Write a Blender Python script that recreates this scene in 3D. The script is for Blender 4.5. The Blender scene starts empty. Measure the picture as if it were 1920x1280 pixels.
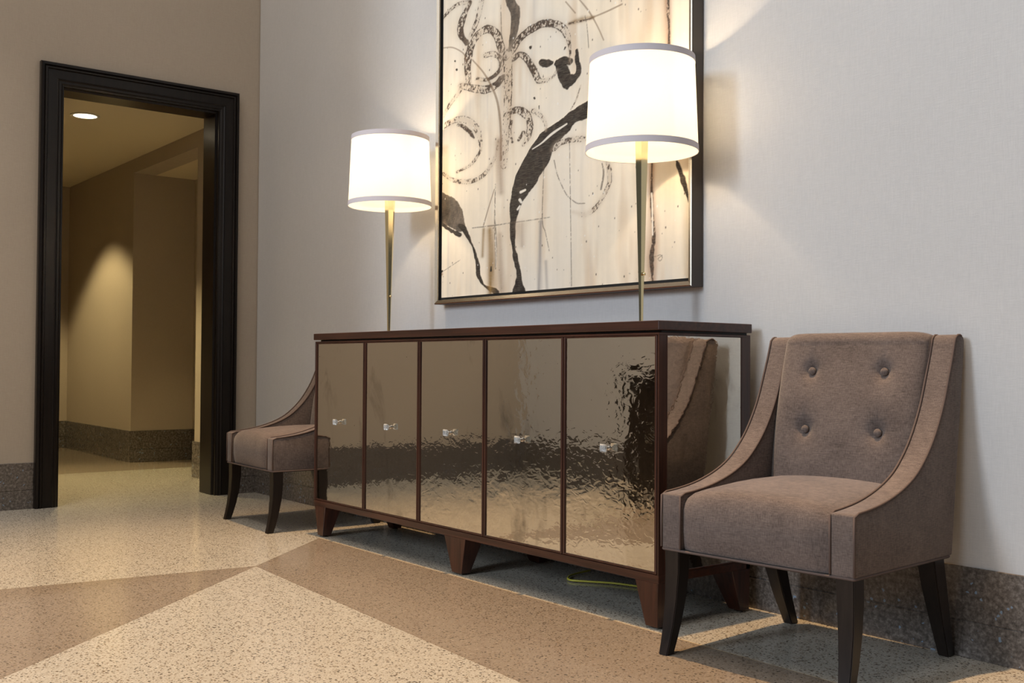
import bpy, bmesh, math, random
import numpy as np
from mathutils import Vector, Matrix
sc = bpy.context.scene
C = sc.collection

# ---------------------------------------------------------------- camera
YAW, PITCH, ROLL = 2.4801, 0.0211, 0.0062
cam_d = bpy.data.cameras.new('camera'); cam = bpy.data.objects.new('camera', cam_d); C.objects.link(cam)
fw = Vector((math.cos(YAW)*math.cos(PITCH), math.sin(YAW)*math.cos(PITCH), math.sin(PITCH)))
rt = Vector((math.sin(YAW), -math.cos(YAW), 0)); up = rt.cross(fw)
r2 = math.cos(ROLL)*rt + math.sin(ROLL)*up; u2 = -math.sin(ROLL)*rt + math.cos(ROLL)*up
M4 = Matrix((r2, u2, -fw)).transposed().to_4x4(); M4.translation = Vector((6.0156, -2.7314, 0.7782))
cam.matrix_world = M4
cam_d.sensor_width = 36; cam_d.lens = 2002.92*36/1920; cam_d.clip_end = 100
sc.camera = cam
sc.view_settings.view_transform = 'Standard'; sc.view_settings.look = 'None'
sc.view_settings.gamma = 1; sc.view_settings.use_curve_mapping = False
sc.view_settings.exposure = 0.0

# ---------------------------------------------------------------- light of the lobby
w = bpy.data.worlds.new('lobby_air'); sc.world = w; w.use_nodes = True
w.node_tree.nodes['Background'].inputs[0].default_value = (0.66, 0.68, 0.74, 1)
w.node_tree.nodes['Background'].inputs[1].default_value = 0.10
def light(name, kind, loc, energy, col, to=None, **k):
    d = bpy.data.lights.new(name, kind); d.energy = energy; d.color = col
    for a, b in k.items(): setattr(d, a, b)
    o = bpy.data.objects.new(name, d); C.objects.link(o); o.location = loc
    if to is not None: o.rotation_euler = (Vector(to)-Vector(loc)).to_track_quat('-Z', 'Y').to_euler()
    return o
# daylight: a tall window straight across the lobby; the broad panel beside it is added ambient fill
light('window_daylight', 'AREA', (3.3, -9.0, 3.9), 330, (0.77, 0.88, 1.0), (3.4, 0, 1.0), shape='RECTANGLE', size=1.2, size_y=2.4)
light('broad_daylight_fill', 'AREA', (5.4, -9.5, 3.6), 195, (0.80, 0.90, 1.0), (4.4, 0, 1.2), shape='RECTANGLE', size=5.0, size_y=4.0)
# narrow downlight high in the lobby ceiling
light('lobby_downlight', 'SPOT', (2.5, -0.42, 15.0), 10800, (1.0, 0.65, 0.33), (3.4, -1.0, 0), spot_size=math.radians(25), spot_blend=0.75, shadow_soft_size=0.12)
# soft overhead fill, added to light the walls evenly
light('overhead_fill', 'AREA', (3.6, -3.6, 9.0), 360, (1.0, 0.92, 0.82), (3.6, -3.2, 0), shape='RECTANGLE', size=6.0, size_y=5.0)
# unseen spot added to brighten the opposite wall in the mirror doors
light('opposite_wall_fill', 'SPOT', (1.1, -2.1, 5.0), 480, (1.0, 0.93, 0.84), (1.1, -2.85, 1.0), spot_size=math.radians(70), spot_blend=0.8, shadow_soft_size=0.15)
# corridor downlights
light('corridor_downlight', 'SPOT', (-1.05, -0.71, 2.335), 210, (1.0, 0.80, 0.40), (-1.05, -0.71, 0), spot_size=math.radians(76), spot_blend=0.6, shadow_soft_size=0.05)
light('corridor_downlight', 'SPOT', (-2.85, -0.71, 2.335), 120, (1.0, 0.80, 0.40), (-2.85, -0.71, 0), spot_size=math.radians(104), spot_blend=0.35, shadow_soft_size=0.05)
light('alcove_downlight', 'SPOT', (-1.35, 0.27, 2.23), 45, (1.0, 0.80, 0.40), (-1.35, 0.27, 0), spot_size=math.radians(70), spot_blend=0.6, shadow_soft_size=0.05)

# ---------------------------------------------------------------- helpers
def tag(o, label=None, cat=None, group=None, kind=None):
    if label: o['label'] = label
    if cat: o['category'] = cat
    if group: o['group'] = group
    if kind: o['kind'] = kind
    return o
def thing(name, label, cat, loc=(0, 0, 0), rz=0, group=None):
    o = bpy.data.objects.new(name, None); C.objects.link(o); o.location = loc; o.rotation_euler = (0, 0, rz)
    o.empty_display_size = 0.1
    return tag(o, label, cat, group)
def link(name, bm, mat, parent=None, smooth=False):
    me = bpy.data.meshes.new(name)
    bmesh.ops.recalc_face_normals(bm, faces=bm.faces)
    bm.to_mesh(me); bm.free()
    if mat: me.materials.append(mat)
    if smooth:
        for p in me.polygons: p.use_smooth = True
        if smooth == 'auto':
            me.set_sharp_from_angle(angle=math.radians(35))
    o = bpy.data.objects.new(name, me); C.objects.link(o)
    if parent: o.parent = parent
    return o
def box(bm, x0, x1, y0, y1, z0, z1, bev=0.0, seg=2):
    t = bmesh.new()
    vs = [t.verts.new((x, y, z)) for z in (z0, z1) for y in (y0, y1) for x in (x0, x1)]
    for f in ((0, 2, 3, 1), (4, 5, 7, 6), (0, 1, 5, 4), (2, 6, 7, 3), (0, 4, 6, 2), (1, 3, 7, 5)): t.faces.new([vs[i] for i in f])
    if bev: bmesh.ops.bevel(t, geom=list(t.edges), offset=bev, segments=seg, profile=.5, affect='EDGES')
    merge(bm, t)
def merge(bm, t):
    me = bpy.data.meshes.new('tmp'); t.to_mesh(me); t.free(); bm.from_mesh(me); bpy.data.meshes.remove(me)
def loft(bm, rings, caps=True, closed=False):
    R = [[bm.verts.new(p) for p in r] for r in rings]
    n = len(R[0]); m = len(R)
    for i in range(m if closed else m-1):
        a, b = R[i], R[(i+1) % m]
        for j in range(n):
            bm.faces.new((a[j], a[(j+1) % n], b[(j+1) % n], b[j]))
    if caps and not closed:
        bm.faces.new(R[0][::-1]); bm.faces.new(R[-1])
def lathe(bm, prof, cx=0, cy=0, n=48, rot=0.0, closed=False):
    rings = []
    for r, z in prof:
        rings.append([(cx+r*math.cos(rot+2*math.pi*k/n), cy+r*math.sin(rot+2*math.pi*k/n), z) for k in range(n)])
    loft(bm, rings, caps=not closed, closed=closed)
def tube(bm, pts, r, n=8):
    pts = [Vector(p) for p in pts]; rings = []
    T0 = (pts[1]-pts[0]).normalized()
    N = T0.orthogonal().normalized()
    for i, p in enumerate(pts):
        T = (pts[min(i+1, len(pts)-1)]-pts[max(i-1, 0)]).normalized()
        N = (N-T*N.dot(T)).normalized(); B = T.cross(N)
        rings.append([p+(N*math.cos(2*math.pi*k/n)+B*math.sin(2*math.pi*k/n))*r for k in range(n)])
    loft(bm, rings)
def prism(bm, poly, axis, a, b, bev=0.0, seg=2):
    """extrude a polygon along 'x' (poly = y,z), 'y' (poly = x,z) or 'z' (poly = x,y)"""
    def P(p, t): return {'x': (t, p[0], p[1]), 'y': (p[0], t, p[1]), 'z': (p[0], p[1], t)}[axis]
    t = bmesh.new()
    loft(t, [[P(p, a) for p in poly], [P(p, b) for p in poly]])
    bmesh.ops.recalc_face_normals(t, faces=t.faces)
    if bev:
        es = [e for e in t.edges if e.calc_face_angle(0) > math.radians(30)]
        bmesh.ops.bevel(t, geom=es, offset=bev, segments=seg, profile=.5, affect='EDGES')
    merge(bm, t)
def interp(pts, n):
    """smooth curve through points (Catmull-Rom, centripetal-ish), n samples per span"""
    P = [Vector(p) for p in pts]; P = [P[0]*2-P[1]]+P+[P[-1]*2-P[-2]]
    out = []
    for i in range(1, len(P)-2):
        for k in range(n):
            t = k/n; a, b, c, d = P[i-1:i+3]
            out.append(0.5*((2*b)+(c-a)*t+(2*a-5*b+4*c-d)*t*t+(3*b-a-3*c+d)*t**3))
    out.append(P[-2]); return out

# ---------------------------------------------------------------- materials
def mat(name):
    m = bpy.data.materials.new(name); m.use_nodes = True
    nt = m.node_tree; bs = nt.nodes['Principled BSDF']
    return m, nt, bs
class G:
    """tiny node-graph writer"""
    def __init__(s, nt): s.nt = nt
    def n(s, typ, ins=None, **k):
        nd = s.nt.nodes.new(typ)
        for a, b in k.items(): setattr(nd, a, b)
        for a, b in (ins or {}).items():
            if hasattr(b, 'is_linked') or isinstance(b, bpy.types.NodeSocket): s.nt.links.new(b, nd.inputs[a])
            else: nd.inputs[a].default_value = b
        return nd
    def m(s, op, a, b=0.0, c=None):
        ins = {0: a, 1: b}
        if c is not None: ins[2] = c
        return s.n('ShaderNodeMath', ins, operation=op).outputs[0]
    def mix(s, f, a, b, blend='MIX'):
        nd = s.n('ShaderNodeMix', data_type='RGBA', blend_type=blend)
        for i, v in ((0, f), (6, a), (7, b)):
            if isinstance(v, bpy.types.NodeSocket): s.nt.links.new(v, nd.inputs[i])
            elif i == 0: nd.inputs[0].default_value = v
            else: nd.inputs[i].default_value = (*v, 1)
        return nd.outputs[2]
    def obj(s): return s.n('ShaderNodeTexCoord').outputs['Object']
    def scale(s, v, sx, sy, sz): return s.n('ShaderNodeMapping', {'Vector': v, 'Scale': (sx, sy, sz)}).outputs[0]
    def noise(s, v, sc, det=3, rough=.55, dist=0): return s.n('ShaderNodeTexNoise', {'Vector': v, 'Scale': sc, 'Detail': det, 'Roughness': rough, 'Distortion': dist})
    def ramp(s, f, stops):
        nd = s.n('ShaderNodeValToRGB', {0: f}); cr = nd.color_ramp
        while len(cr.elements) > 1: cr.elements.remove(cr.elements[-1])
        cr.elements[0].position = stops[0][0]; cr.elements[0].color = (*stops[0][1], 1)
        for p, c in stops[1:]:
            e = cr.elements.new(p); e.color = (*c, 1)
        return nd.outputs[0]
    def bump(s, h, strength, dist=0.01, normal=None):
        ins = {'Height': h, 'Strength': strength, 'Distance': dist}
        if normal is not None: ins['Normal'] = normal
        return s.n('ShaderNodeBump', ins).outputs[0]
def L(nt, a, b): nt.links.new(a, b)
def simple(name, col, rough=.5, metal=0, **k):
    m, nt, b = mat(name); b.inputs['Base Color'].default_value = (*col, 1)
    b.inputs['Roughness'].default_value = rough; b.inputs['Metallic'].default_value = metal
    for a, v in k.items(): b.inputs[a.replace('_', ' ')].default_value = v
    return m
def wallpaper(name, c1, c2):
    m, nt, b = mat(name); g = G(nt); o = g.obj()
    n1 = g.noise(g.scale(o, 30, 30, 900), 1, 2).outputs[0]
    n2 = g.noise(g.scale(o, 900, 900, 30), 1, 2).outputs[0]
    n3 = g.noise(o, 1.5, 3).outputs[0]
    f = g.m('MULTIPLY_ADD', n1, .5, g.m('MULTIPLY', n2, .5))
    f = g.m('MULTIPLY_ADD', g.m('SUBTRACT', n3, .5), .3, f)
    L(nt, g.ramp(f, [(.3, c1), (.7, c2)]), b.inputs['Base Color'])
    b.inputs['Roughness'].default_value = .62
    L(nt, g.bump(f, .25, .002), b.inputs['Normal'])
    return m
M = {}
M['wall'] = wallpaper('linen_wallpaper_grey', (.50, .49, .485), (.60, .585, .575))
M['wall_beige'] = wallpaper('linen_wallpaper_beige', (.385, .325, .262), (.455, .39, .318))
M['plaster'] = simple('ceiling_plaster', (.70, .62, .46), .8)

# terrazzo floor with two brown bands meeting in a point
m, nt, b = mat('terrazzo'); g = G(nt); o = g.obj()
sp = g.n('ShaderNodeSeparateXYZ', {0: o}); X, Y = sp.outputs[0], sp.outputs[1]
Ld = g.m('MULTIPLY_ADD', g.m('SUBTRACT', X, 2.18), 1.13, g.m('ADD', Y, .98))         # >0 beyond the diagonal
L2 = g.m('MULTIPLY_ADD', g.m('SUBTRACT', X, 2.18), .064, g.m('ADD', Y, .98))         # >0 towards the wall
L3 = g.m('MULTIPLY_ADD', g.m('ADD', Y, .98), -.131, g.m('SUBTRACT', X, 2.18))        # >0 right of the cross line
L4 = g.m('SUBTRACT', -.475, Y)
gt = lambda a: g.m('GREATER_THAN', a, 0.0)
A = g.m('MULTIPLY', g.m('SUBTRACT', 1.0, gt(Ld)), gt(L3))
B = g.m('MULTIPLY', g.m('MULTIPLY', gt(Ld), gt(L2)), gt(L4))
Cc = g.m('LESS_THAN', X, -1.72)
brown = g.m('MAXIMUM', g.m('MAXIMUM', A, B), Cc)
def chips(scale, thr, off):
    v = g.n('ShaderNodeTexVoronoi', {'Vector': g.n('ShaderNodeVectorMath', {0: o, 1: (off, off, 0)}, operation='ADD').outputs[0], 'Scale': scale, 'Randomness': 1.0})
    sc_ = g.n('ShaderNodeSeparateColor', {0: v.outputs['Color']})
    sel = g.m('LESS_THAN', sc_.outputs[0], thr)
    rad = g.m('LESS_THAN', v.outputs['Distance'], g.m('MULTIPLY_ADD', sc_.outputs[1], .35, .18))
    return g.m('MULTIPLY', sel, rad), sc_.outputs[2]
d1, r1 = chips(135, .58, 0); d2, r2_ = chips(230, .48, 3.3); w1, _ = chips(150, .30, 7.7)
nz = g.noise(o, 260, 2).outputs[0]; nl = g.noise(o, 2.2, 3).outputs[0]
light_c = g.mix(nz, (.35, .322, .272), (.47, .434, .37)); brown_c = g.mix(nz, (.185, .150, .118), (.27, .218, .172))
base = g.mix(brown, light_c, brown_c)
base = g.mix(g.m('MULTIPLY', w1, .55), base, g.mix(brown, (.60, .56, .49), (.37, .30, .235)))
dark = g.mix(r1, (.03, .025, .02), (.17, .12, .08))
base = g.mix(g.m('MULTIPLY', d1, .95), base, dark)
base = g.mix(g.m('MULTIPLY', d2, .75), base, g.mix(r2_, (.10, .07, .05), (.28, .21, .14)))
base = g.mix(g.m('MULTIPLY', g.m('SUBTRACT', nl, .35), .25), base, (.40, .33, .25))
# thin metal divider strips along the seams, plus a painted strip of mirror-door light
def near(a, wd): return g.m('LESS_THAN', g.m('ABSOLUTE', a), wd)
s1 = g.m('MULTIPLY', near(Ld, .0025), g.m('LESS_THAN', Y, -.475))
s2 = g.m('MULTIPLY', near(L2, .0017), gt(Ld))
s3 = g.m('MULTIPLY', near(L3, .0017), g.m('SUBTRACT', 1.0, gt(Ld)))
caustic = g.m('MULTIPLY', near(L4, .002), gt(g.m('SUBTRACT', X, 1.73)))  # painted caustic: light the mirror doors throw onto the floor
seam = g.m('MAXIMUM', g.m('MAXIMUM', s1, s2), s3)
base = g.mix(g.m('MULTIPLY', seam, .7), base, (.16, .11, .07))
base = g.mix(g.m('MULTIPLY', caustic, g.m('MULTIPLY', nl, 1.2)), base, (.60, .45, .26))
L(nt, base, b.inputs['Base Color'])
L(nt, g.m('MULTIPLY_ADD', nz, .05, .12), b.inputs['Roughness'])
b.inputs['IOR'].default_value = 1.5
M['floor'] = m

# polished stone baseboard with blue flecks
m, nt, b = mat('granite'); g = G(nt); o = g.obj()
v = g.n('ShaderNodeTexVoronoi', {'Vector': o, 'Scale': 150.0}); vc = g.n('ShaderNodeSeparateColor', {0: v.outputs['Color']})
n1 = g.noise(o, 75, 5, .7).outputs[0]; n2 = g.noise(o, 14, 3).outputs[0]
col = g.ramp(n1, [(.30, (.035, .030, .027)), (.5, (.13, .112, .100)), (.70, (.28, .25, .225))])
col = g.mix(g.m('MULTIPLY', vc.outputs[0], .3), col, (.07, .058, .05))
col = g.mix(g.m('MULTIPLY', g.m('GREATER_THAN', vc.outputs[1], .965), g.m('GREATER_THAN', n2, .54)), col, (.20, .27, .36))
L(nt, col, b.inputs['Base Color']); b.inputs['Roughness'].default_value = .16
M['granite'] = m

def wood(name, c1, c2, rough=.28, sx=3, sy=60, sz=60, coat=.0):
    m, nt, b = mat(name); g = G(nt); o = g.obj()
    n = g.noise(g.scale(o, sx, sy, sz), 1, 4, .6, .4).outputs[0]
    L(nt, g.ramp(n, [(.3, c1), (.72, c2)]), b.inputs['Base Color'])
    b.inputs['Roughness'].default_value = rough
    b.inputs['Coat Weight'].default_value = coat; b.inputs['Coat Roughness'].default_value = .15
    L(nt, g.bump(n, .05, .001), b.inputs['Normal'])
    return m
M['mahogany'] = wood('mahogany', (.022, .007, .0042), (.072, .023, .012), .30, 3, 60, 60, .12)
M['mahogany_up'] = wood('mahogany_upright', (.022, .007, .0042), (.072, .023, .012), .30, 60, 60, 3, .12)
M['espresso'] = wood('espresso_wood', (.010, .007, .006), (.022, .015, .012), .33, 60, 60, 4)
M['casing'] = wood('dark_casing_wood', (.005, .0035, .003), (.012, .008, .006), .30, 60, 60, 4)
for k_ in ('casing', 'espresso'): M[k_].node_tree.nodes['Principled BSDF'].inputs['Specular IOR Level'].default_value = .32
M['linedark'] = simple('black_liner', (.008, .008, .008), .5)

# antiqued wavy mirror glass
def mirror(name, seedoff, wave):
    m, nt, b = mat(name); g = G(nt); o = g.n('ShaderNodeVectorMath', {0: g.obj(), 1: (seedoff, 0, seedoff*.7)}, operation='ADD').outputs[0]
    a1 = g.noise(o, 10, 2, .5, .8).outputs[0]; a2 = g.noise(g.scale(o, 1, 1, 1.6), 34, 1, .5, 1.0).outputs[0]
    env = g.n('ShaderNodeMapRange', {0: g.noise(o, 2.5, 1).outputs[0], 1: .35, 2: .65, 3: .35, 4: 1.0}).outputs[0]
    h = g.m('MULTIPLY_ADD', a1, 1.0, g.m('MULTIPLY', g.m('MULTIPLY', a2, .34), env))
    L(nt, g.bump(h, wave, .004), b.inputs['Normal'])
    t1 = g.noise(g.scale(o, 4, 4, 1.6), 1.6, 4, .6, .5).outputs[0]
    t2 = g.noise(o, 28, 3, .7).outputs[0]
    f = g.m('MULTIPLY', g.n('ShaderNodeMapRange', {0: t1, 1: .585, 2: .75, 3: 0., 4: .6}).outputs[0], g.n('ShaderNodeMapRange', {0: t2, 1: .3, 2: .6, 3: .5, 4: 1.}).outputs[0])
    sp_ = g.m('MULTIPLY', g.m('GREATER_THAN', g.noise(o, 60, 2).outputs[0], .77), .8)
    f = g.m('MAXIMUM', f, sp_)
    c = g.mix(f, (.70, .66, .585), (.13, .105, .08))
    L(nt, c, b.inputs['Base Color']); b.inputs['Metallic'].default_value = 1
    L(nt, g.m('MULTIPLY_ADD', f, .25, .045), b.inputs['Roughness'])
    return m
M['crystal'] = simple('crystal', (.93, .97, 1), .02, 0, Transmission_Weight=.78, IOR=1.55)
M['brass'] = simple('polished_brass', (.80, .68, .40), .12, 1)
M['nickel'] = simple('brushed_nickel', (.52, .50, .47), .25, 1)
M['frame_face'] = simple('champagne_metal_leaf', (.62, .56, .47), .27, 1)
M['frame_side'] = simple('dark_bronze_side', (.06, .046, .036), .45)

# taupe woven upholstery
m, nt, b = mat('taupe_fabric'); g = G(nt); o = g.obj()
n1 = g.noise(g.scale(o, 500, 500, 60), 1, 2).outputs[0]; n2 = g.noise(g.scale(o, 60, 60, 500), 1, 2).outputs[0]; n3 = g.noise(o, 9, 4).outputs[0]
f = g.m('ADD', g.m('MULTIPLY', n1, .5), g.m('MULTIPLY', n2, .5)); f2 = g.m('MULTIPLY_ADD', g.m('SUBTRACT', n3, .5), .35, f)
L(nt, g.ramp(f2, [(.3, (.070, .053, .048)), (.7, (.185, .143, .125))]), b.inputs['Base Color'])
b.inputs['Roughness'].default_value = .9
b.inputs['Sheen Weight'].default_value = .2; b.inputs['Sheen Roughness'].default_value = .45
b.inputs['Specular IOR Level'].default_value = .15
L(nt, g.bump(f, .35, .0015), b.inputs['Normal'])
M['fabric'] = m
M['piping'] = simple('piping_fabric', (.10, .068, .058), .85)

# ---------------------------------------------------------------- room shell
def struct(name, bm, m): return tag(link(name, bm, m), kind='structure')
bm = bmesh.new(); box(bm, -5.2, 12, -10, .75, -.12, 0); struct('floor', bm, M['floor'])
bm = bmesh.new(); box(bm, 0, 12, .006, .2, 0, 5.2); struct('wall_main', bm, M['wall'])
YL, YR, ZT = -1.246, -.133, 2.376; CW = .12           # door casing, outer
oL, oR, oT = YL+CW, YR-CW, ZT-CW                      # clear opening
bm = bmesh.new()
box(bm, -.19, -.006, oR+.001, .2, 0, 5.2); box(bm, -.19, -.006, -3.1, oL-.001, 0, 5.2); box(bm, -.19, -.006, oL-.001, oR+.001, oT+.001, 5.2)
struct('wall_left', bm, M['wall_beige'])
bm = bmesh.new(); box(bm, -.006, 2.05, -3.1, -2.95, 0, 5.2); struct('wall_opposite', bm, M['wall'])
# baseboards: two courses with a groove
BH, BG = .2426, .0981
def baseboard(name, segs):
    bm = bmesh.new()
    for x0, x1, y0, y1 in segs:
        box(bm, x0, x1, y0, y1, 0, BG-.0015, .0012, 1); box(bm, x0, x1, y0, y1, BG+.0015, BH, .0015, 1); box(bm, x0+.0025, x1-.0025, y0+.0025, y1-.0025, BG-.006, BG+.006)
    struct(name, bm, M['granite'])
baseboard('baseboard_main', [(.0, 12, 0, .012)])
baseboard('baseboard_left', [(-.012, .0, YR, .012), (-.012, .0, -2.95, YL)])
baseboard('baseboard_opposite', [(0, 2.056, -2.956, -2.944)])

# corridor beyond the doorway
HC, HA = 2.355, 2.245
bm = bmesh.new()
box(bm, -4.3, -2.33, .03, .2, 0, HC); box(bm, -2.33, -1.03, .03, .2, HA, HC); box(bm, -1.03, -.19, .03, .2, 0, HC)
box(bm, -2.48, -2.33, .2, .7, 0, HC); box(bm, -1.03, -.88, .2, .7, 0, HC); 
struct('wall_corridor', bm, M['wall_beige'])
bm = bmesh.new(); box(bm, -2.33, -1.03, .52, .7, 0, HC); struct('wall_alcove', bm, M['wall_beige'])
bm = bmesh.new(); box(bm, -4.25, -4.07, -2.6, .2, 0, HC); struct('wall_corridor_end', bm, M['wall_beige'])
bm = bmesh.new(); box(bm, -4.25, -.19, -2.6, -2.45, 0, HC); struct('wall_corridor_near', bm, M['wall_beige'])
bm = bmesh.new(); box(bm, -4.3, -.185, -2.6, .03, HC, HC+.1); box(bm, -4.3, -.185, .03, .7, HC, HC+.1); struct('ceiling', bm, M['plaster'])
bm = bmesh.new(); box(bm, -2.33, -1.03, .2, .52, HA, HA+.05); struct('ceiling_alcove', bm, M['plaster'])
baseboard('baseboard_corridor', [(-4.07, -2.318, .018, .03), (-2.33, -2.318, .03, .52), (-4.07, -4.058, -2.45, .018), (-1.042, -.19, .018, .03), (-1.042, -1.03, .03, .52), (-2.318, -1.042, .508, .52)])

# door casing: stepped profile mitred round the opening, with deep reveal
prof = [(0, -.006), (0, .026), (.004, .032), (.016, .033), (.020, .026), (.026, .031), (.033, .030), (.038, .021), (.082, .019), (.088, .024), (.094, .019), (.106, .018), (.112, .012), (CW, .010), (CW, -.02), (CW+.010, -.024), (CW+.010, -.195), (CW-.02, -.195), (CW-.02, -.006)]
bm = bmesh.new()
rings = []
for path in ('a', 'b', 'c', 'd'):
    r = []
    for wd, t in prof:
        r.append({'a': (t, YL+wd, 0), 'b': (t, YL+wd, ZT-wd), 'c': (t, YR-wd, ZT-wd), 'd': (t, YR-wd, 0)}[path])
    rings.append(r)
loft(bm, rings)
struct('door_1', bm, M['casing'])

# corridor ceiling downlights
M['lens'] = simple('lamp_lens', (1, 1, 1), .5, 0, Emission_Color=(1, .86, .62, 1), Emission_Strength=9.0)
M['white_trim'] = simple('white_painted_ring', (.72, .68, .60), .5)
dl = thing('recessed_downlight', 'round recessed downlight glowing in the corridor ceiling beyond the doorway', 'ceiling light', (-1.05, -.71, HC))
bm = bmesh.new(); lathe(bm, [(.070, -.001), (.088, -.001), (.090, -.004), (.088, -.007), (.071, -.007)], closed=True); link('trim_ring', bm, M['white_trim'], dl, True)
bm = bmesh.new(); lathe(bm, [(.0705, -.0015), (.0705, -.004)]); link('lens', bm, M['lens'], dl)

# ---------------------------------------------------------------- sideboard
CX0, CX1, CYF, CYB, CT, CB = 1.636, 3.798, -.455, -.0424, .91, .135
cab = thing('sideboard', 'long dark mahogany sideboard with five antiqued mirror doors between two chairs', 'sideboard', ((CX0+CX1)/2, (CYF+CYB)/2, 0))
ox, oy = cab.location.x, cab.location.y
def cb(x0, x1, y0, y1, z0, z1, bm, bev=.0015, seg=1): box(bm, x0-ox, x1-ox, y0-oy, y1-oy, z0, z1, bev, seg)
bm = bmesh.new(); cb(CX0-.006, CX1+.004, CYF-.006, CYB+.003, .8815, CT, bm, .0022, 2); link('top', bm, M['mahogany'], cab)
# carcass: recessed neck under the top, inner box, end posts, rails
bm = bmesh.new(); cb(CX0+.012, CX1-.012, CYF+.022, CYB-.004, .872, .883, bm, 0)
cb(CX0+.006, CX1-.006, CYF+.022, CYB-.001, .135, .874, bm, 0)
link('carcass', bm, M['linedark'], cab)
bm = bmesh.new()
cb(CX0, CX1, CYF, CYF+.03, CB, .160, bm); cb(CX0, CX1, CYF, CYF+.03, .8675, .8745, bm, .001)
for xa in (CX0, CX1-.03):
    cb(xa, xa+.03, CYF+.028, CYB, CB, .160, bm); cb(xa, xa+.03, CYF+.028, CYB, .8665, .8745, bm, .001)
cb(CX0, CX1, CYB-.02, CYB, CB, .160, bm)
link('rail', bm, M['mahogany'], cab)
bm = bmesh.new()
link_post = lambda *a: (cb(*a, .158, .868, bm, .001), link('corner_post', bm, M['mahogany_up'], cab))
for a_ in ((CX0, CX0+.007, CYF, CYF+.032), (CX1-.007, CX1, CYF, CYF+.032), (CX0, CX0+.03, CYB-.042, CYB), (CX1-.03, CX1, CYB-.042, CYB)):
    bm = bmesh.new(); link_post(*a_)
seams = [CX0+.007, 2.079, 2.499, 2.930, 3.364, CX1-.007]
doorlab = ['leftmost mirror door', 'second mirror door', 'middle mirror door', 'fourth mirror door', 'rightmost mirror door']
for i in range(5):
    a, c = seams[i]+.0018, seams[i+1]-.0018; z0, z1 = .1615, .8665; e = .0085; mid = (a+c)/2
    mm = mirror('antique_mirror', i*3.17+1, (.15, .19, .22, .25, .29)[i])
    bm = bmesh.new(); cb(a+e-.001, c-e+.001, CYF+.004, CYF+.016, z0+e*.5, z1-e*.5+.002, bm, 0)
    dr = link('door', bm, mm, cab)
    bm = bmesh.new()
    cb(a, a+e, CYF-.001, CYF+.018, z0, z1, bm, .0015, 2); cb(c-e, c, CYF-.001, CYF+.018, z0, z1, bm, .0015, 2)
    cb(a+e, c-e, CYF, CYF+.018, z0, z0+.006, bm, .0012); cb(a+e, c-e, CYF, CYF+.018, z1-.004, z1, bm, .001)
    link('door_edge', bm, M['mahogany_up'], dr)
    # square cut crystal knob on a small nickel stem
    kz = .5205; ky = CYF+.004
    bm = bmesh.new()
    prof_k = [(.0, .0045), (.0045, .0048), (.010, .0042), (.013, .0040)]
    def sq(h, t): return [(mid-ox-h, ky-t-oy, kz-h), (mid-ox+h, ky-t-oy, kz-h), (mid-ox+h, ky-t-oy, kz+h), (mid-ox-h, ky-t-oy, kz+h)]
    loft(bm, [sq(.0045, .011), (sq(.0105, .0185)), sq(.0125, .022), sq(.0125, .025), sq(.0085, .029)])
    kn = link('knob', bm, M['crystal'], dr)
    bm = bmesh.new()
    rings = [[(mid-ox+r*math.cos(2*math.pi*k/16), ky-t-oy, kz+r*math.sin(2*math.pi*k/16)) for k in range(16)] for r, t in ((.0085, -.0002), (.0085, .0025), (.0045, .004), (.0038, .0095), (.0050, .0112))]
    loft(bm, rings); link('knob_stem', bm, M['nickel'], dr, 'auto')
for xa, xb, nm in ((CX0+.001, CX0+.012, 'l'), (CX1-.012, CX1-.001, 'r')):
    bm = bmesh.new(); cb(xa, xb, CYF+.036, CYB-.046, .166, .8655, bm, 0); link('side_mirror', bm, mirror('antique_mirror_side', 21 if nm == 'l' else 33.3, .14), cab)
    bm = bmesh.new(); x_0, x_1 = (CX0-.0005, CX0+.012) if nm == 'l' else (CX1-.012, CX1+.0005)
    cb(x_0, x_1, CYF+.032, CYF+.036, .160, .868, bm, .001); cb(x_0, x_1, CYB-.046, CYB-.042, .160, .868, bm, .001); cb(x_0, x_1, CYF+.036, CYB-.046, .160, .166, bm, .001)
    link('side_moulding', bm, M['mahogany_up'], cab)
# six tapered legs on small glides
def leg(xt0, xt1, xb0, xb1, yt0, yt1, yb0, yb1):
    bm = bmesh.new(); t = bmesh.new()
    R = lambda x0, x1, y0, y1, z: [(x0-ox, y0-oy, z), (x1-ox, y0-oy, z), (x1-ox, y1-oy, z), (x0-ox, y1-oy, z)]
    loft(t, [R(xb0, xb1, yb0, yb1, .006), R(xt0, xt1, yt0, yt1, CB+.001)])
    bmesh.ops.bevel(t, geom=list(t.edges), offset=.0012, segments=1, affect='EDGES'); merge(bm, t)
    lg = link('leg', bm, M['mahogany_up'], cab)
    bm = bmesh.new(); lathe(bm, [(.013, 0), (.014, .002), (.010, .0065)], (xb0+xb1)/2-ox, (yb0+yb1)/2-oy, 20); link('glide', bm, M['nickel'], lg, 'auto')
for f_ in (0, 1):
    ys = (CYF, CYF+.085, CYF, CYF+.042) if f_ == 0 else (CYB-.085, CYB, CYB-.042, CYB)
    leg(CX0+.012, CX0+.112, CX0+.055, CX0+.103, *ys) if False else leg(CX0+.010, CX0+.110, CX0+.042, CX0+.088, *ys)
    leg(2.684, 2.820, 2.736, 2.796, *ys)
    leg(3.700, CX1-.001, 3.745, CX1-.004, *ys)

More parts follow.
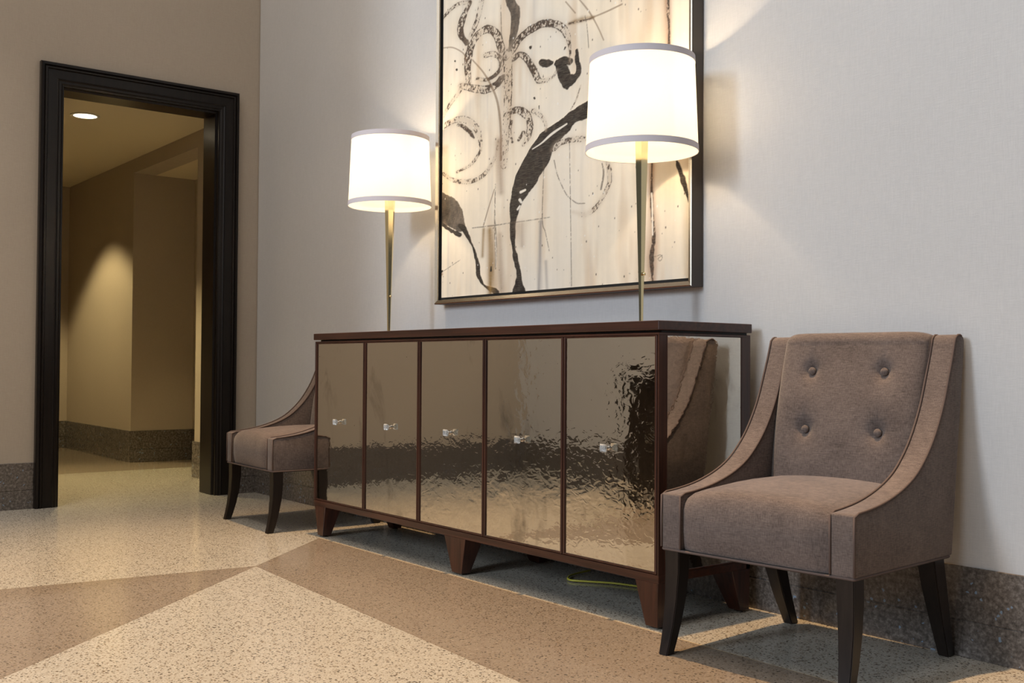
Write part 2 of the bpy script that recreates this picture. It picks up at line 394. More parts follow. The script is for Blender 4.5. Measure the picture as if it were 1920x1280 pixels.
# ---------------------------------------------------------------- table lamps
m, nt, b = mat('lamp_shade_fabric'); g = G(nt)
nt.nodes.remove(b); out = nt.nodes['Material Output']
df = g.n('ShaderNodeBsdfDiffuse', {'Color': (.86, .82, .74, 1)}); tr = g.n('ShaderNodeBsdfTranslucent', {'Color': (.98, .95, .88, 1)})
mx = g.n('ShaderNodeMixShader', {0: .80, 1: df.outputs[0], 2: tr.outputs[0]}); em = g.n('ShaderNodeEmission', {'Color': (1, .93, .80, 1), 'Strength': .2}); ad = g.n('ShaderNodeAddShader', {0: mx.outputs[0], 1: em.outputs[0]}); L(nt, ad.outputs[0], out.inputs[0])
M['shade'] = m
M['band'] = simple('shade_trim_ribbon', (.60, .56, .60), .7)
M['bulb'] = simple('bulb_glass', (1, 1, 1), .4, 0, Emission_Color=(1, .84, .6, 1), Emission_Strength=20.0)
def lamp(x, y, label):
    t = thing('table_lamp', label, 'lamp', (x, y, CT), 0, 'table lamps on the sideboard')
    z = lambda v: v-CT
    bm = bmesh.new(); lathe(bm, [(.075, 0), (.075, .005), (.073, .0065), (.02, .007), (.010, .010)], n=48); link('base', bm, M['brass'], t, 'auto')
    bm = bmesh.new(); lathe(bm, [(.0072, .007), (.009, .10), (.0235, z(1.50)), (.0235, z(1.512))], n=6, rot=math.radians(12)); link('stem', bm, M['brass'], t)
    bm = bmesh.new(); lathe(bm, [(.012, z(1.512)), (.012, z(1.545)), (.017, z(1.55)), (.017, z(1.60)), (.010, z(1.605))], n=24); link('socket', bm, M['brass'], t, 'auto')
    bm = bmesh.new(); bmesh.ops.create_uvsphere(bm, u_segments=20, v_segments=12, radius=.028, matrix=Matrix.Translation((0, 0, z(1.635)))); link('bulb', bm, M['bulb'], t, True)
    rb, rtp, z0, z1 = .184, .1715, z(1.475), z(1.785)
    rr = lambda zz: rb+(rtp-rb)*(zz-z0)/(z1-z0)
    bm = bmesh.new(); lathe(bm, [(rb, z0), (rtp, z1), (rtp-.0015, z1), (rb-.0015, z0)], n=96, closed=True)
    sh = link('lamp_shade', bm, M['shade'], t, 'auto')
    for nm, a, c in (('lower_trim', z0-.001, z0+.020), ('upper_trim', z1-.020, z1+.001)):
        bm = bmesh.new(); lathe(bm, [(rr(a)+.0014, a), (rr(c)+.0014, c), (rr(c)+.0003, c), (rr(a)+.0003, a)], n=96, closed=True); link(nm, bm, M['band'], sh, 'auto')
    bm = bmesh.new()
    for k in range(3):
        a = k*2*math.pi/3+.4; tube(bm, [(0, 0, z1-.03), (.1*math.cos(a), .1*math.sin(a), z1-.03), ((rtp-.002)*math.cos(a), (rtp-.002)*math.sin(a), z1-.004)], .0018, 6)
    tube(bm, [(0, 0, z1-.03), (0, 0, z1+.012)], .004, 8)
    link('shade_spider', bm, M['brass'], t)
    bm = bmesh.new(); lathe(bm, [(.003, -.008), (.005, -.006), (.005, .006), (.003, .008)], n=12); sw = link('switch', bm, M['brass'], t, True); sw.location = (.014, -.004, z(1.075)); sw.rotation_euler = (0, math.pi/2, 0)
    pl = light('lamp_bulb_light', 'POINT', (0, 0, z(1.64)), 38, (1.0, .77, .50), shadow_soft_size=.03); pl.parent = t
    return t
lamp(1.937, -.25, 'table lamp with white drum shade and tapered brass stem, left of the painting')
lamp(3.516, -.25, 'table lamp with white drum shade and brass stem, covering part of the painting')

# ---------------------------------------------------------------- painting
PX0, PX1, PZ0, PZ1 = 2.002, 3.555, 1.044, 2.90
paint = thing('framed_painting', 'large abstract cream and black ink painting in a thin metallic frame above the sideboard', 'painting', ((PX0+PX1)/2, 0, PZ0))
px_, pz_ = paint.location.x, PZ0
def framerings(prof):
    rg = []
    for a, c in ((0, 0), (1, 0), (1, 1), (0, 1)):
        rg.append([((PX0+wd if a == 0 else PX1-wd)-px_, y, (PZ0+wd if c == 0 else PZ1-wd)-pz_) for wd, y in prof])
    return rg
bm = bmesh.new(); loft(bm, framerings([(0, .003), (0, -.0515), (.002, -.0515), (.002, .003)]), closed=True); link('frame_side', bm, M['frame_side'], paint)
bm = bmesh.new(); loft(bm, framerings([(.0015, -.046), (.0005, -.0525), (.004, -.0545), (.0175, -.049), (.0190, -.044)]), closed=True); link('frame_face', bm, M['frame_face'], paint)
bm = bmesh.new(); loft(bm, framerings([(.017, -.044), (.0185, -.0455), (.0185, -.032), (.031, -.032), (.031, -.026), (.017, -.026)]), closed=True); link('frame_liner', bm, M['linedark'], paint)
ART = [
('ink',[(3.042,1.748,0.087),(3.006,1.743,0.102),(2.926,1.731,0.0837),(2.854,1.698,0.1054),(2.763,1.662,0.1287),(2.716,1.61,0.1564),(2.676,1.57,0.1564),(2.628,1.518,0.147),(2.576,1.453,0.0875),(2.556,1.382,0.0525),(2.551,1.321,0.035),(2.557,1.27,0.028),(2.575,1.196,0.0315),(2.593,1.145,0.0315),(2.594,1.114,0.049),(2.594,1.068,0.0945)]),
('cream',[(2.888,1.71,0.0096),(2.802,1.687,0.016),(2.736,1.66,0.0099),(2.679,1.645,0.0068)]),
('cream',[(2.604,1.48,0.0175),(2.632,1.485,0.014)]),
('cream',[(2.597,1.45,0.0175),(2.608,1.438,0.014)]),
('cream',[(2.584,1.412,0.014),(2.598,1.424,0.0105)]),
('ink',[(2.943,1.985,0.021),(2.949,1.951,0.0248),(2.956,1.906,0.03),(2.94,1.885,0.0434),(2.906,1.877,0.0682),(2.887,1.871,0.064)]),
('ink',[(2.832,1.962,0.0384),(2.855,1.936,0.064),(2.874,1.898,0.0704),(2.887,1.869,0.0512),(2.891,1.847,0.0124)]),
('ink',[(2.822,1.958,0.0264),(2.855,1.965,0.0403),(2.902,1.951,0.0384)]),
('ink',[(2.733,1.986,0.034),(2.763,1.973,0.0495),(2.793,1.968,0.0297)]),
('wash',[(1.988,1.488,0.215),(2.082,1.456,0.1848),(2.141,1.414,0.123),(2.178,1.377,0.0656)]),
('ink',[(2.006,1.421,0.0258),(2.075,1.385,0.0252),(2.134,1.358,0.0287),(2.175,1.345,0.032)]),
('ink',[(2.178,1.387,0.0328),(2.215,1.355,0.036),(2.251,1.31,0.016),(2.276,1.278,0.0117),(2.304,1.216,0.0228),(2.316,1.162,0.0312),(2.336,1.129,0.0228),(2.367,1.107,0.0152),(2.412,1.093,0.0333),(2.446,1.076,0.0444)]),
('wash',[(2.503,2.323,0.0504),(2.554,2.241,0.0612),(2.558,2.188,0.0612),(2.544,2.13,0.0468),(2.523,2.083,0.0252)]),
('dry2',[(2.235,2.354,0.036),(2.207,2.328,0.04),(2.175,2.289,0.0533),(2.164,2.24,0.044),(2.217,2.184,0.032)]),
('ink',[(3.468,1.484,0.0125),(3.476,1.464,0.015),(3.498,1.413,0.0225),(3.513,1.373,0.02),(3.526,1.333,0.0072)]),
('dry',[(2.468,2.098,0.0518),(2.434,2.165,0.0518),(2.373,2.207,0.0532),(2.292,2.199,0.0546),(2.237,2.147,0.056),(2.222,2.075,0.052),(2.231,2.005,0.036)]),
('dry',[(2.352,2.098,0.0342),(2.409,2.092,0.0333),(2.461,2.059,0.0296),(2.462,2.021,0.0296),(2.414,1.995,0.0222),(2.349,1.993,0.0228),(2.294,2.011,0.0195)]),
('dry',[(2.166,2.007,0.0328),(2.259,1.976,0.048),(2.357,1.95,0.0532),(2.425,1.954,0.0532),(2.477,1.977,0.0444)]),
('dry',[(2.498,2.062,0.0576),(2.538,2.078,0.0504),(2.605,2.12,0.049),(2.684,2.137,0.051),(2.765,2.135,0.0462),(2.841,2.105,0.0416),(2.886,2.061,0.0372),(2.905,2.002,0.0155),(2.906,1.94,0.0093)]),
('dry',[(2.542,2.037,0.0324),(2.595,2.049,0.035),(2.655,2.001,0.0408),(2.696,1.94,0.0374),(2.724,1.911,0.0297),(2.797,1.91,0.016),(2.829,1.933,0.0128)]),
('dry1',[(2.509,2.071,0.0612),(2.514,1.958,0.0576),(2.511,1.847,0.054),(2.498,1.716,0.0504),(2.488,1.606,0.0444)]),
('dry',[(2.501,1.816,0.0288),(2.544,1.824,0.0396),(2.597,1.816,0.0455),(2.643,1.784,0.0455),(2.661,1.737,0.0408),(2.647,1.7,0.042),(2.62,1.672,0.0204)]),
('dry',[(2.537,1.781,0.018),(2.527,1.745,0.0216),(2.545,1.697,0.0216)]),
('dry2',[(2.588,1.697,0.0175),(2.616,1.719,0.028)]),
('dry1',[(2.684,1.798,0.0306),(2.732,1.768,0.0231),(2.759,1.733,0.0165),(2.762,1.705,0.0099)]),
('dry1',[(1.992,1.818,0.0344),(2.043,1.848,0.0387),(2.111,1.858,0.041),(2.185,1.854,0.044),(2.257,1.823,0.044),(2.305,1.771,0.0351),(2.325,1.705,0.0195),(2.295,1.671,0.019),(2.244,1.641,0.0195),(2.147,1.626,0.0164)]),
('dry2',[(2.152,1.834,0.0164),(2.193,1.82,0.02),(2.242,1.788,0.0234),(2.274,1.757,0.0156)]),
('dry1',[(2.45,1.719,0.0111),(2.436,1.67,0.0148),(2.403,1.623,0.0222),(2.334,1.582,0.0273),(2.244,1.571,0.032),(2.122,1.592,0.0246),(2.038,1.634,0.0168)]),
('dry1',[(2.812,1.623,0.0264),(2.851,1.642,0.032),(2.93,1.643,0.0341),(3.021,1.631,0.033)]),
('dry1',[(3.116,1.544,0.0203),(3.131,1.48,0.0232),(3.123,1.436,0.0196),(3.065,1.373,0.0232),(2.999,1.346,0.027),(2.929,1.364,0.0155)]),
('line',[(2.922,1.41,0.0037),(2.953,1.394,0.0056),(2.996,1.389,0.0036)]),
('line',[(3.09,1.528,0.0044),(3.099,1.488,0.0087),(3.085,1.431,0.0087)]),
('line',[(2.813,1.58,0.0042),(2.836,1.514,0.0042),(2.884,1.441,0.0042),(2.916,1.413,0.0037)]),
('dry',[(2.002,2.327,0.0176),(2.062,2.356,0.021),(2.145,2.373,0.0246),(2.235,2.359,0.024)]),
('dry',[(2.326,2.353,0.038),(2.303,2.285,0.0351),(2.276,2.245,0.0351),(2.245,2.211,0.0273)]),
('brown',[(2.258,2.1,0.0062),(2.337,2.03,0.0084),(2.395,1.96,0.0114),(2.441,1.879,0.0126),(2.464,1.766,0.0133),(2.466,1.631,0.0111)]),
('brown',[(2.017,2.207,0.0065),(2.106,2.189,0.0063),(2.189,2.144,0.0061),(2.214,2.103,0.006)]),
('line',[(2.43,1.535,0.0055),(2.427,1.412,0.0076),(2.432,1.321,0.0148),(2.437,1.253,0.0148),(2.434,1.179,0.0092)]),
('cream',[(2.432,1.321,0.0044),(2.437,1.253,0.0056),(2.437,1.186,0.0037)]),
('line',[(2.905,1.633,0.0028),(2.913,1.359,0.0028),(2.921,1.079,0.0028)]),
('line',[(2.75,1.568,0.0033),(2.742,1.356,0.0049),(2.762,1.301,0.0033),(2.786,1.225,0.0026)]),
('line',[(2.267,1.366,0.0047),(2.409,1.362,0.0068),(2.531,1.361,0.0035),(2.654,1.359,0.0041),(2.788,1.358,0.0033)]),
('brown',[(2.423,1.514,0.0052),(2.382,1.439,0.0061),(2.348,1.37,0.0078)]),
('line',[(2.459,2.286,0.0037),(2.464,2.194,0.0043),(2.468,2.103,0.0037)]),
('greys',[(2.732,1.347,0.0264),(2.727,1.209,0.0297),(2.725,1.064,0.0297)]),
('greys',[(2.767,1.185,0.0231),(2.774,1.062,0.0198)]),
('stain',[(2.394,1.343,0.0608),(2.407,1.233,0.0666),(2.405,1.08,0.0592)]),
('stain',[(2.349,1.352,0.0304),(2.342,1.238,0.0304)]),
('stain2',[(2.462,1.318,0.0444),(2.479,1.072,0.0444)]),
('stain2',[(2.454,1.712,0.0814),(2.467,1.497,0.0592)]),
('stain2',[(2.602,1.343,0.084),(2.613,1.261,0.049)]),
('ink',[(2.404,1.188,0.0111),(2.404,1.172,0.0111)]),
('halo',[(3.353,1.501,0.0416),(3.348,1.388,0.0378),(3.354,1.255,0.0624),(3.35,1.143,0.0572),(3.355,1.075,0.0364)]),
('dry2',[(3.35,1.501,0.0081),(3.348,1.388,0.0108),(3.351,1.312,0.0156),(3.36,1.236,0.0182),(3.349,1.161,0.0216),(3.355,1.075,0.013)]),
('cream',[(3.348,1.384,0.0081),(3.351,1.35,0.0065),(3.354,1.236,0.0065)]),
('halo',[(3.423,2.07,0.045),(3.426,1.957,0.04),(3.429,1.862,0.035)]),
('dry2',[(3.428,2.068,0.01),(3.426,2.013,0.0125),(3.431,1.937,0.0104),(3.429,1.862,0.01)]),
('stain',[(2.901,2.099,0.0256),(2.973,2.097,0.042),(3.039,2.088,0.024)]),
('dry2',[(2.901,2.099,0.0128),(2.957,2.093,0.0124),(3.033,2.086,0.009)]),
('brown',[(3.027,2.089,0.0075),(3.107,2.091,0.0087),(3.193,2.097,0.0084)]),
('brown',[(2.954,2.182,0.0045),(3.015,2.115,0.0066),(3.063,2.046,0.0048),(3.096,1.988,0.0046)]),
('brown',[(2.878,2.19,0.0051),(2.935,2.131,0.005)]),
('line',[(2.991,2.105,0.0036),(3.003,2.061,0.003),(3.013,1.977,0.003)]),
('ink',[(2.009,1.186,0.0172),(2.039,1.194,0.0129)]),
('halo',[(2.01,1.172,0.0336),(2.035,1.18,0.0215)]),
('line',[(2.052,1.195,0.0034),(2.176,1.234,0.0041)]),
('line',[(3.344,1.166,0.0026),(3.363,1.159,0.0026),(3.378,1.161,0.0026),(3.394,1.162,0.0025),(3.401,1.152,0.0026),(3.391,1.142,0.0026),(3.381,1.15,0.0026),(3.401,1.161,0.0026)]),
('ink',[(2.658,2.063,0.0136),(2.661,2.058,0.0136)]),
('ink',[(2.124,2.125,0.0098),(2.128,2.122,0.0098)]),
('ink',[(2.137,2.084,0.0123),(2.141,2.081,0.0123)]),
('ink',[(2.687,1.851,0.0102),(2.691,1.846,0.0099)]),
('ink',[(2.877,2.011,0.0124),(2.873,2.005,0.0096)]),
('ink',[(2.718,1.813,0.0066),(2.718,1.8,0.0068)]),
('dry1',[(2.968,1.844,0.0062),(2.944,1.797,0.0062),(2.913,1.762,0.0062)]),
('dry1',[(2.017,1.879,0.0215),(2.076,1.929,0.0252),(2.15,1.974,0.0287),(2.183,2.003,0.032)]),
]

def make_canvas():
    x0, x1, z0, z1 = PX0+.030, PX1-.020, PZ0+.030, PZ1-.030
    st = .0024; nx = int((x1-x0)/st)+1; nz = int((z1-z0)/st)+1
    xs = np.linspace(x0, x1, nx); zs = np.linspace(z0, z1, nz); Xg, Zg = np.meshgrid(xs, zs)
    rng = np.random.default_rng(5)
    def vn(sx, sz, oct=3, seed=0):
        r = np.random.default_rng(seed); tot = np.zeros_like(Xg); amp = 1; s = 0
        for o_ in range(oct):
            gx = (Xg-x0)/sx*2**o_; gz = (Zg-z0)/sz*2**o_
            a = r.random((int(gz.max())+3, int(gx.max())+3)); ix = gx.astype(int); iz = gz.astype(int)
            fx = gx-ix; fz = gz-iz; fx = fx*fx*(3-2*fx); fz = fz*fz*(3-2*fz)
            v = (a[iz, ix]*(1-fx)+a[iz, ix+1]*fx)*(1-fz)+(a[iz+1, ix]*(1-fx)+a[iz+1, ix+1]*fx)*fz
            tot += v*amp; s += amp; amp *= .6
        return tot/s
    A3 = lambda c: np.array(c)[None, None, :]
    col = np.ones((nz, nx, 3))*A3((.78, .69, .555))
    n1 = vn(.05, .9, 3, 1); n2 = vn(.35, .4, 3, 2); n3 = vn(.012, .5, 2, 3); n4 = vn(.02, .02, 3, 4)
    col *= (.90+.2*n1+.07*(n3-.5)+.05*(n4-.5))[..., None]
    k = np.clip((n2-.45)*2.6, 0, 1)[..., None]; col = col*(1-k*.6)+A3((.76, .73, .67))*k*.6
    k = np.clip((vn(.09, .5, 3, 6)-.54)*4, 0, 1)[..., None]*.6; col = col*(1-k)+A3((.58, .42, .27))*k
    k = np.clip((vn(.05, .8, 3, 8)-.60)*4, 0, 1)[..., None]*.35; col = col*(1-k)+A3((.42, .39, .38))*k
    wob = (vn(.03, .03, 2, 9)-.5)*.012
    tex = vn(.0075, .0085, 3, 10); tex2 = vn(.02, .03, 3, 11); fine = vn(.005, .005, 1, 12); jag = (vn(.012, .012, 2, 13)-.5)
    hgt = np.zeros_like(Xg); big = vn(.07, .09, 2, 17)
    RZ = .64                                   # strokes are measured wider up and down than across
    for kind, pts in ART:
        best = np.full_like(Xg, 9.); dist = np.full_like(Xg, 9.); wid = np.full_like(Xg, .001)
        P = [(p[0], p[1], p[2]) for p in pts]
        if len(P) > 2:
            P = [tuple(v) for v in interp(P, 5)]
        for (ax, az, aw), (bx, bz, bw) in zip(P[:-1], P[1:]):
            mxw = max(aw, bw)*1.4+.02
            i0 = np.searchsorted(xs, min(ax, bx)-mxw); i1 = np.searchsorted(xs, max(ax, bx)+mxw)
            j0 = np.searchsorted(zs, min(az, bz)-mxw); j1 = np.searchsorted(zs, max(az, bz)+mxw)
            if i1 <= i0 or j1 <= j0: continue
            sx = Xg[j0:j1, i0:i1]; sz = Zg[j0:j1, i0:i1]
            ddx, ddz = bx-ax, (bz-az)/RZ; ll = ddx*ddx+ddz*ddz+1e-12
            t = np.clip(((sx-ax)*ddx+(sz-az)/RZ*ddz)/ll, 0, 1)
            d = np.hypot(sx-ax-t*ddx, (sz-az)/RZ-t*ddz); wl = np.maximum(aw+(bw-aw)*t, .0008)*.5
            q = d/wl; bb = best[j0:j1, i0:i1]; mk = q < bb
            bb[mk] = q[mk]; dist[j0:j1, i0:i1][mk] = (d-wl)[mk]; wid[j0:j1, i0:i1][mk] = wl[mk]
        e = dist+wob*np.clip(wid/.01, .1, 1)+jag*.004*np.clip(wid/.01, .1, 1)
        soft = np.clip(.5-e/.0035, 0, 1)
        if kind == 'ink': c = np.stack([(.015+.045*tex2**2)*k_ for k_ in (1.1, .8, .6)], -1); a = soft
        elif kind == 'wash': c = np.stack([(.025+.15*np.clip(tex2-.35, 0, 1))*k_ for k_ in (1.4, 1., .72)], -1); a = soft*.93
        elif kind == 'cream': c = np.ones_like(col)*A3((.84, .78, .68)); a = np.clip(.5-dist/.003, 0, 1)*.9
        elif kind in ('dry', 'dry1', 'dry2'):
            thr = {'dry': .475, 'dry1': .535, 'dry2': .38}[kind]
            edge = np.exp(-((best-.9)/.12)**2)*.12
            a = np.clip((tex*.42+tex2*.22+fine*.10+big*.26-thr+edge)*22, 0, 1)*soft*.95
            halo = np.exp(-(best/1.5)**2)*(.25+.5*big); halo = np.clip(halo, 0, .6); c0 = A3((.50, .40, .30)); col = col*(1-halo[..., None])+c0*halo[..., None]
            c = np.stack([(.018+.085*fine**2)*k_ for k_ in (1.25, .72, .45)], -1)
        elif kind == 'line': c = np.ones_like(col)*A3((.10, .075, .055)); a = np.clip(.75-dist/.0028, 0, 1)*np.clip((tex-.22)*4, 0, 1)*.75
        elif kind == 'brown': c = np.ones_like(col)*A3((.20, .125, .07)); a = np.clip(.7-dist/.004, 0, 1)*.7
        else:
            cc, am = {'stain': ((.26, .15, .045), .85), 'stain2': ((.27, .17, .11), .6), 'halo': ((.32, .14, .06), .85), 'greys': ((.17, .15, .16), .6)}[kind]
            c = np.ones_like(col)*A3(cc); a = np.exp(-(best/ .8)**2)*am*(.45+.9*vn(.02, .2, 2, 14))
        a = np.clip(a, 0, 1)[..., None]; col = col*(1-a)+c*a
        if kind in ('ink', 'wash'): hgt += a[..., 0]*.0008
    # stray flecks of ink and white
    for q in range(320):
        cx_ = rng.uniform(x0, x1); cz_ = rng.uniform(z0, z1); r_ = rng.uniform(.0018, .0042)
        i0, i1 = np.searchsorted(xs, [cx_-.01, cx_+.01]); j0, j1 = np.searchsorted(zs, [cz_-.01, cz_+.01])
        d = np.hypot(Xg[j0:j1, i0:i1]-cx_, (Zg[j0:j1, i0:i1]-cz_)*.7); a = np.clip((r_-d)/.002, 0, 1)[..., None]*.9
        cc = A3((.07, .045, .03)) if q % 3 else A3((.80, .78, .74)); col[j0:j1, i0:i1] = col[j0:j1, i0:i1]*(1-a)+cc*a
    co = np.stack([Xg-px_, -.034-hgt, Zg-pz_], -1).reshape(-1, 3)
    idx = np.arange(nx*nz).reshape(nz, nx)
    q = np.stack([idx[:-1, :-1], idx[:-1, 1:], idx[1:, 1:], idx[1:, :-1]], -1).reshape(-1, 4)
    me = bpy.data.meshes.new('canvas'); me.vertices.add(len(co)); me.vertices.foreach_set('co', co.astype(np.float32).ravel())
    me.loops.add(q.size); me.loops.foreach_set('vertex_index', q.astype(np.int32).ravel())
    me.polygons.add(len(q)); me.polygons.foreach_set('loop_start', np.arange(0, q.size, 4, dtype=np.int32))
    me.update(calc_edges=True)
    at = me.color_attributes.new('pigment', 'FLOAT_COLOR', 'POINT')
    at.data.foreach_set('color', np.concatenate([np.clip(col, 0, 1), np.ones((nz, nx, 1))], -1).astype(np.float32).ravel())
    m, nt, b = mat('painted_canvas'); g = G(nt)
    ca = g.n('ShaderNodeVertexColor', layer_name='pigment').outputs[0]; o = g.obj()
    wv = g.noise(g.scale(o, 40, 40, 500), 1, 2).outputs[0]
    L(nt, g.mix(g.m('MULTIPLY', g.m('SUBTRACT', wv, .4), .25), ca, (.8, .72, .6)), b.inputs['Base Color'])
    b.inputs['Roughness'].default_value = .6; b.inputs['Specular IOR Level'].default_value = .25; L(nt, g.bump(wv, .12, .001), b.inputs['Normal'])
    me.materials.append(m)
    o_ = bpy.data.objects.new('canvas', me); C.objects.link(o_); o_.parent = paint
    for p in (0,): me.polygons.foreach_set('use_smooth', np.ones(len(q), dtype=bool))
make_canvas()
bm = bmesh.new(); box(bm, PX0+.02-px_, PX1-.02-px_, -.030, .003, PZ0+.02-pz_, PZ1-.02-pz_); link('backing', bm, M['linedark'], paint)

# ---------------------------------------------------------------- slipper chairs
HW, TI = .2875, .2225; UB = .282
def make_chair(label, loc, rz):
    t = thing('upholstered_chair', label, 'chair', loc, rz, 'taupe chairs flanking the sideboard')
    curve = interp([(0, .431), (.06, .436), (.12, .444), (.18, .457), (.245, .478), (.305, .508), (.36, .553), (.405, .605), (.448, .675), (.478, .745), (.502, .805), (.518, .852)], 3)
    curve = [(p[0], p[1]) for p in curve]
    tail = [(.526, .860), (.536, .864), (.556, .865), (.566, .860), (.571, .848), (.564, .78), (.550, .68), (.524, .50), (.496, UB)]
    poly = [(0, UB)]+curve+tail
    for s in (-1, 1):
        bm = bmesh.new(); a, c = (TI, HW) if s > 0 else (-HW, -TI)
        prism(bm, poly, 'x', a, c, .006, 3)
        sp_ = link('side_panel', bm, M['fabric'], t, 'auto')
        bm = bmesh.new()
        for u in (a+.001, c-.001):
            tube(bm, [(u, -.001, UB+.005), (u, -.002, .36), (u, -.001, .426)]+[(u, p[0]-.0012, p[1]+.0012) for p in curve[1:]]+[(u, .526, .8605), (u, .534, .8635), (u, .545, .8635), (u, .552, .861)], .0030, 8)
        link('side_piping', bm, M['piping'], sp_, True)
    # seat: crowned cushion with a rounded front
    bm = bmesh.new(); rings = []
    N = 28
    for i in range(N+1):
        s = -1+2*i/N; x = s*(TI-.001); q = 1-abs(s)**6; cr = .014*(1-s*s)
        pr = [(.006, UB), (.002, UB+.012), (-.002-.004*q, .33), (-.002-.004*q, .37), (-.002, .402), (.004, .419), (.015, .431), (.034, .438), (.07, .443), (.14, .448), (.21, .453), (.29, .456), (.37, .456), (.45, .455)]
        e = 1-.016*abs(s)**10
        r = [(x, p[0]+(.012*abs(s)**10 if k < 9 else 0), p[1]+(cr*min(1, (p[1]-.38)/.05) if p[1] > .38 else 0)-(.012*abs(s)**12 if p[1] > .39 else 0)) for k, p in enumerate(pr)]
        r += [(x, .45, .30), (x, .45, UB)]
        rings.append(r)
    loft(bm, rings); link('seat', bm, M['fabric'], t, 'auto')
    # tufted back cushion
    bx_, bz_ = .112, (.597, .763)
    def face(z):
        k = (z-.40)/(.84-.40); return .392+.083*k-.014*math.sin(math.pi*min(1, max(0, k)))
    def tuft(x, z):
        d = 0
        for u in (-bx_, bx_):
            for v in bz_:
                r_ = math.hypot(x-u, z-v); d += .017*math.exp(-(r_/.020)**2)+.006*math.exp(-(r_/.05)**2)
                d += .0025*math.exp(-((x-u)/.008)**2)*math.exp(-((z-v-.03)/.035)**2)
        return d
    bm = bmesh.new(); rings = []; NX = 84
    zz = [.42+.42*i/76 for i in range(77)]
    for i in range(NX+1):
        s = -1+2*i/NX; x = s*(TI-.0015); ed = .020*abs(s)**14+.006*abs(s)**4
        r = [(x, face(z)+tuft(x, z)+ed, z) for z in zz]
        f0 = face(.84)+ed; dr = -.012*abs(s)**12
        for a in range(1, 8):
            an = a/8*math.pi/2; r.append((x, f0+.032*(1-math.cos(an)), .84+(.034+dr)*math.sin(an)))
        r += [(x, f0+.036, .874+dr), (x, .536, .873+dr), (x, .550, .868+dr), (x, .556, .858), (x, .50, .42)]
        rings.append(r)
    loft(bm, rings); bc = link('back_cushion', bm, M['fabric'], t, True)
    for u in (-bx_, bx_):
        for v in bz_:
            bm = bmesh.new(); bmesh.ops.create_uvsphere(bm, u_segments=16, v_segments=10, radius=1, matrix=Matrix.Translation((u, face(v)+.013, v)) @ Matrix.Diagonal((.0115, .007, .0115, 1)))
            link('button', bm, M['fabric'], bc, True)
    # outside back
    bm = bmesh.new(); prism(bm, [(.45, UB+.002), (.51, .60), (.548, .80), (.555, .862), (.564, .862), (.570, .848), (.563, .78), (.549, .68), (.523, .50), (.495, UB+.002)], 'x', -TI, TI, 0); link('outside_back', bm, M['fabric'], t, 'auto')
    bm = bmesh.new()
    h = UB-.001; tube(bm, [(-HW+.002, .48, h), (-HW+.002, .2, h), (-HW+.002, .004, h), (-HW+.005, .001, h), (0, -.001, h), (HW-.005, .001, h), (HW-.002, .004, h), (HW-.002, .2, h), (HW-.002, .48, h)], .0032, 8)
    bm2 = bm; link('hem_piping', bm2, M['piping'], t, True)
    bm = bmesh.new(); box(bm, -HW+.004, HW-.004, .004, .485, UB-.006, UB+.003); link('dust_cover', bm, M['linedark'], t)
    # legs: sabre front pair, raked rear pair
    for s in (-1, 1):
        o_, i_ = HW-.006, HW-.006-.048
        bm = bmesh.new(); rg = []
        for z, dc, wd, dp in ((UB-.003, .030, 1., .024), (.22, .031, .96, .0235), (.15, .027, .86, .0215), (.08, .016, .74, .0185), (.03, .004, .64, .0165), (0, -.005, .58, .0155)):
            c_ = o_-.0 ; w_ = .048*wd
            xo = o_-.003*(1-wd); xi = xo-w_
            rg.append([(s*xo, dc-dp, z), (s*xi, dc-dp, z), (s*xi, dc+dp, z), (s*xo, dc+dp, z)])
        tt = bmesh.new(); loft(tt, rg); bmesh.ops.recalc_face_normals(tt, faces=tt.faces)
        es = [e for e in tt.edges if e.calc_face_angle(0) > math.radians(30)]; bmesh.ops.bevel(tt, geom=es, offset=.002, segments=2, affect='EDGES'); merge(bm, tt)
        link('leg', bm, M['espresso'], t, 'auto')
    for s in (-1, 1):
        bm = bmesh.new(); rg = []
        for z, d0, d1, xo, xi in ((UB-.003, .425, .480, .272, .222), (.20, .448, .502, .270, .224), (.10, .490, .536, .264, .226), (0, .540, .574, .256, .226)):
            rg.append([(s*xo, d0, z), (s*xi, d0, z), (s*xi, d1, z), (s*xo, d1, z)])
        tt = bmesh.new(); loft(tt, rg); bmesh.ops.recalc_face_normals(tt, faces=tt.faces)
        es = [e for e in tt.edges if e.calc_face_angle(0) > math.radians(30)]; bmesh.ops.bevel(tt, geom=es, offset=.002, segments=2, affect='EDGES'); merge(bm, tt)
        link('leg', bm, M['espresso'], t, 'auto')
    return t
def copy_tree(o, parent=None):
    c = o.copy(); C.objects.link(c)
    if parent: c.parent = parent
    for ch in list(o.children): copy_tree(ch, c)
    return c
chair_r = make_chair('taupe upholstered chair with buttoned back, right of the sideboard, fully in view', (4.2555, -.5955, 0), math.radians(4.7))
chair_l = copy_tree(chair_r)
chair_l.location = (1.216, -.5815, 0); chair_l.rotation_euler = (0, 0, math.radians(-2.6))
chair_l['label'] = 'taupe upholstered chair partly hidden behind the left end of the sideboard, near the doorway'

# yellow extension cord on the floor under the sideboard
M['cord'] = simple('yellow_cord', (.55, .50, .06), .45)
bm = bmesh.new()
pts = interp([(3.02, -.02, .006), (3.035, -.10, .006), (3.06, -.16, .006), (3.11, -.20, .006), (3.17, -.165, .006), (3.24, -.115, .006), (3.32, -.085, .006), (3.42, -.06, .006), (3.50, -.03, .006)], 6)
tube(bm, pts, .0036, 8); cd = link('extension_cord', bm, M['cord'], None, True)
tag(cd, 'thin yellow cord lying on the floor under the sideboard', 'cord')

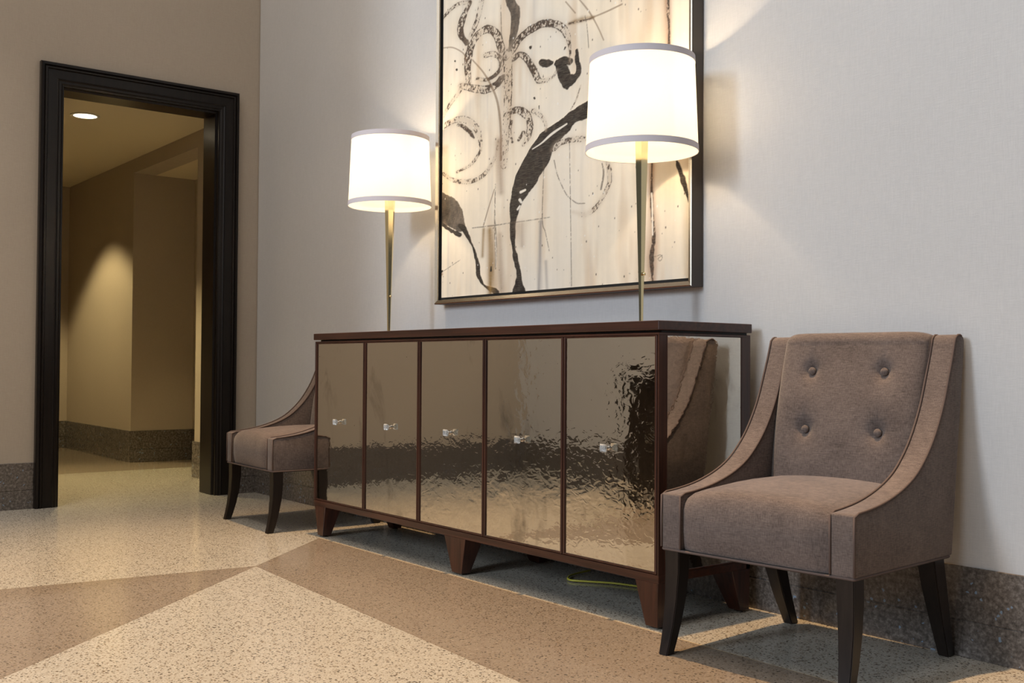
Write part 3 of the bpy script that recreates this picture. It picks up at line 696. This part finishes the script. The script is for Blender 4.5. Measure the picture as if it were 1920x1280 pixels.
# dark chest against the opposite wall: the photograph shows it only as a reflection in the rightmost mirror door
chest = thing('dark_chest', 'dark brown low chest seen only as a reflection in the rightmost mirror door', 'chest', (2.03, -2.55, 0))
bm = bmesh.new(); box(bm, -.29, .29, -.25, .25, .08, .72, .004); link('body', bm, M['espresso'], chest)
bm = bmesh.new(); box(bm, -.31, .31, -.27, .28, .721, .75, .004); link('top', bm, M['espresso'], chest)
for s in (-1, 1):
    bm = bmesh.new(); box(bm, min(s*.004, s*.27), max(s*.004, s*.27), .2505, .266, .11, .70, .002); d_ = link('door', bm, M['espresso'], chest)
    bm = bmesh.new(); tube(bm, [(s*.03, .266, .38), (s*.03, .29, .385), (s*.03, .29, .475), (s*.03, .266, .48)], .005); link('handle', bm, M['nickel'], d_, True)
    for q in (-1, 1):
        bm = bmesh.new(); box(bm, s*.25-.03, s*.25+.03, q*.21-.03, q*.21+.03, 0, .081, .003); link('foot', bm, M['espresso'], chest)
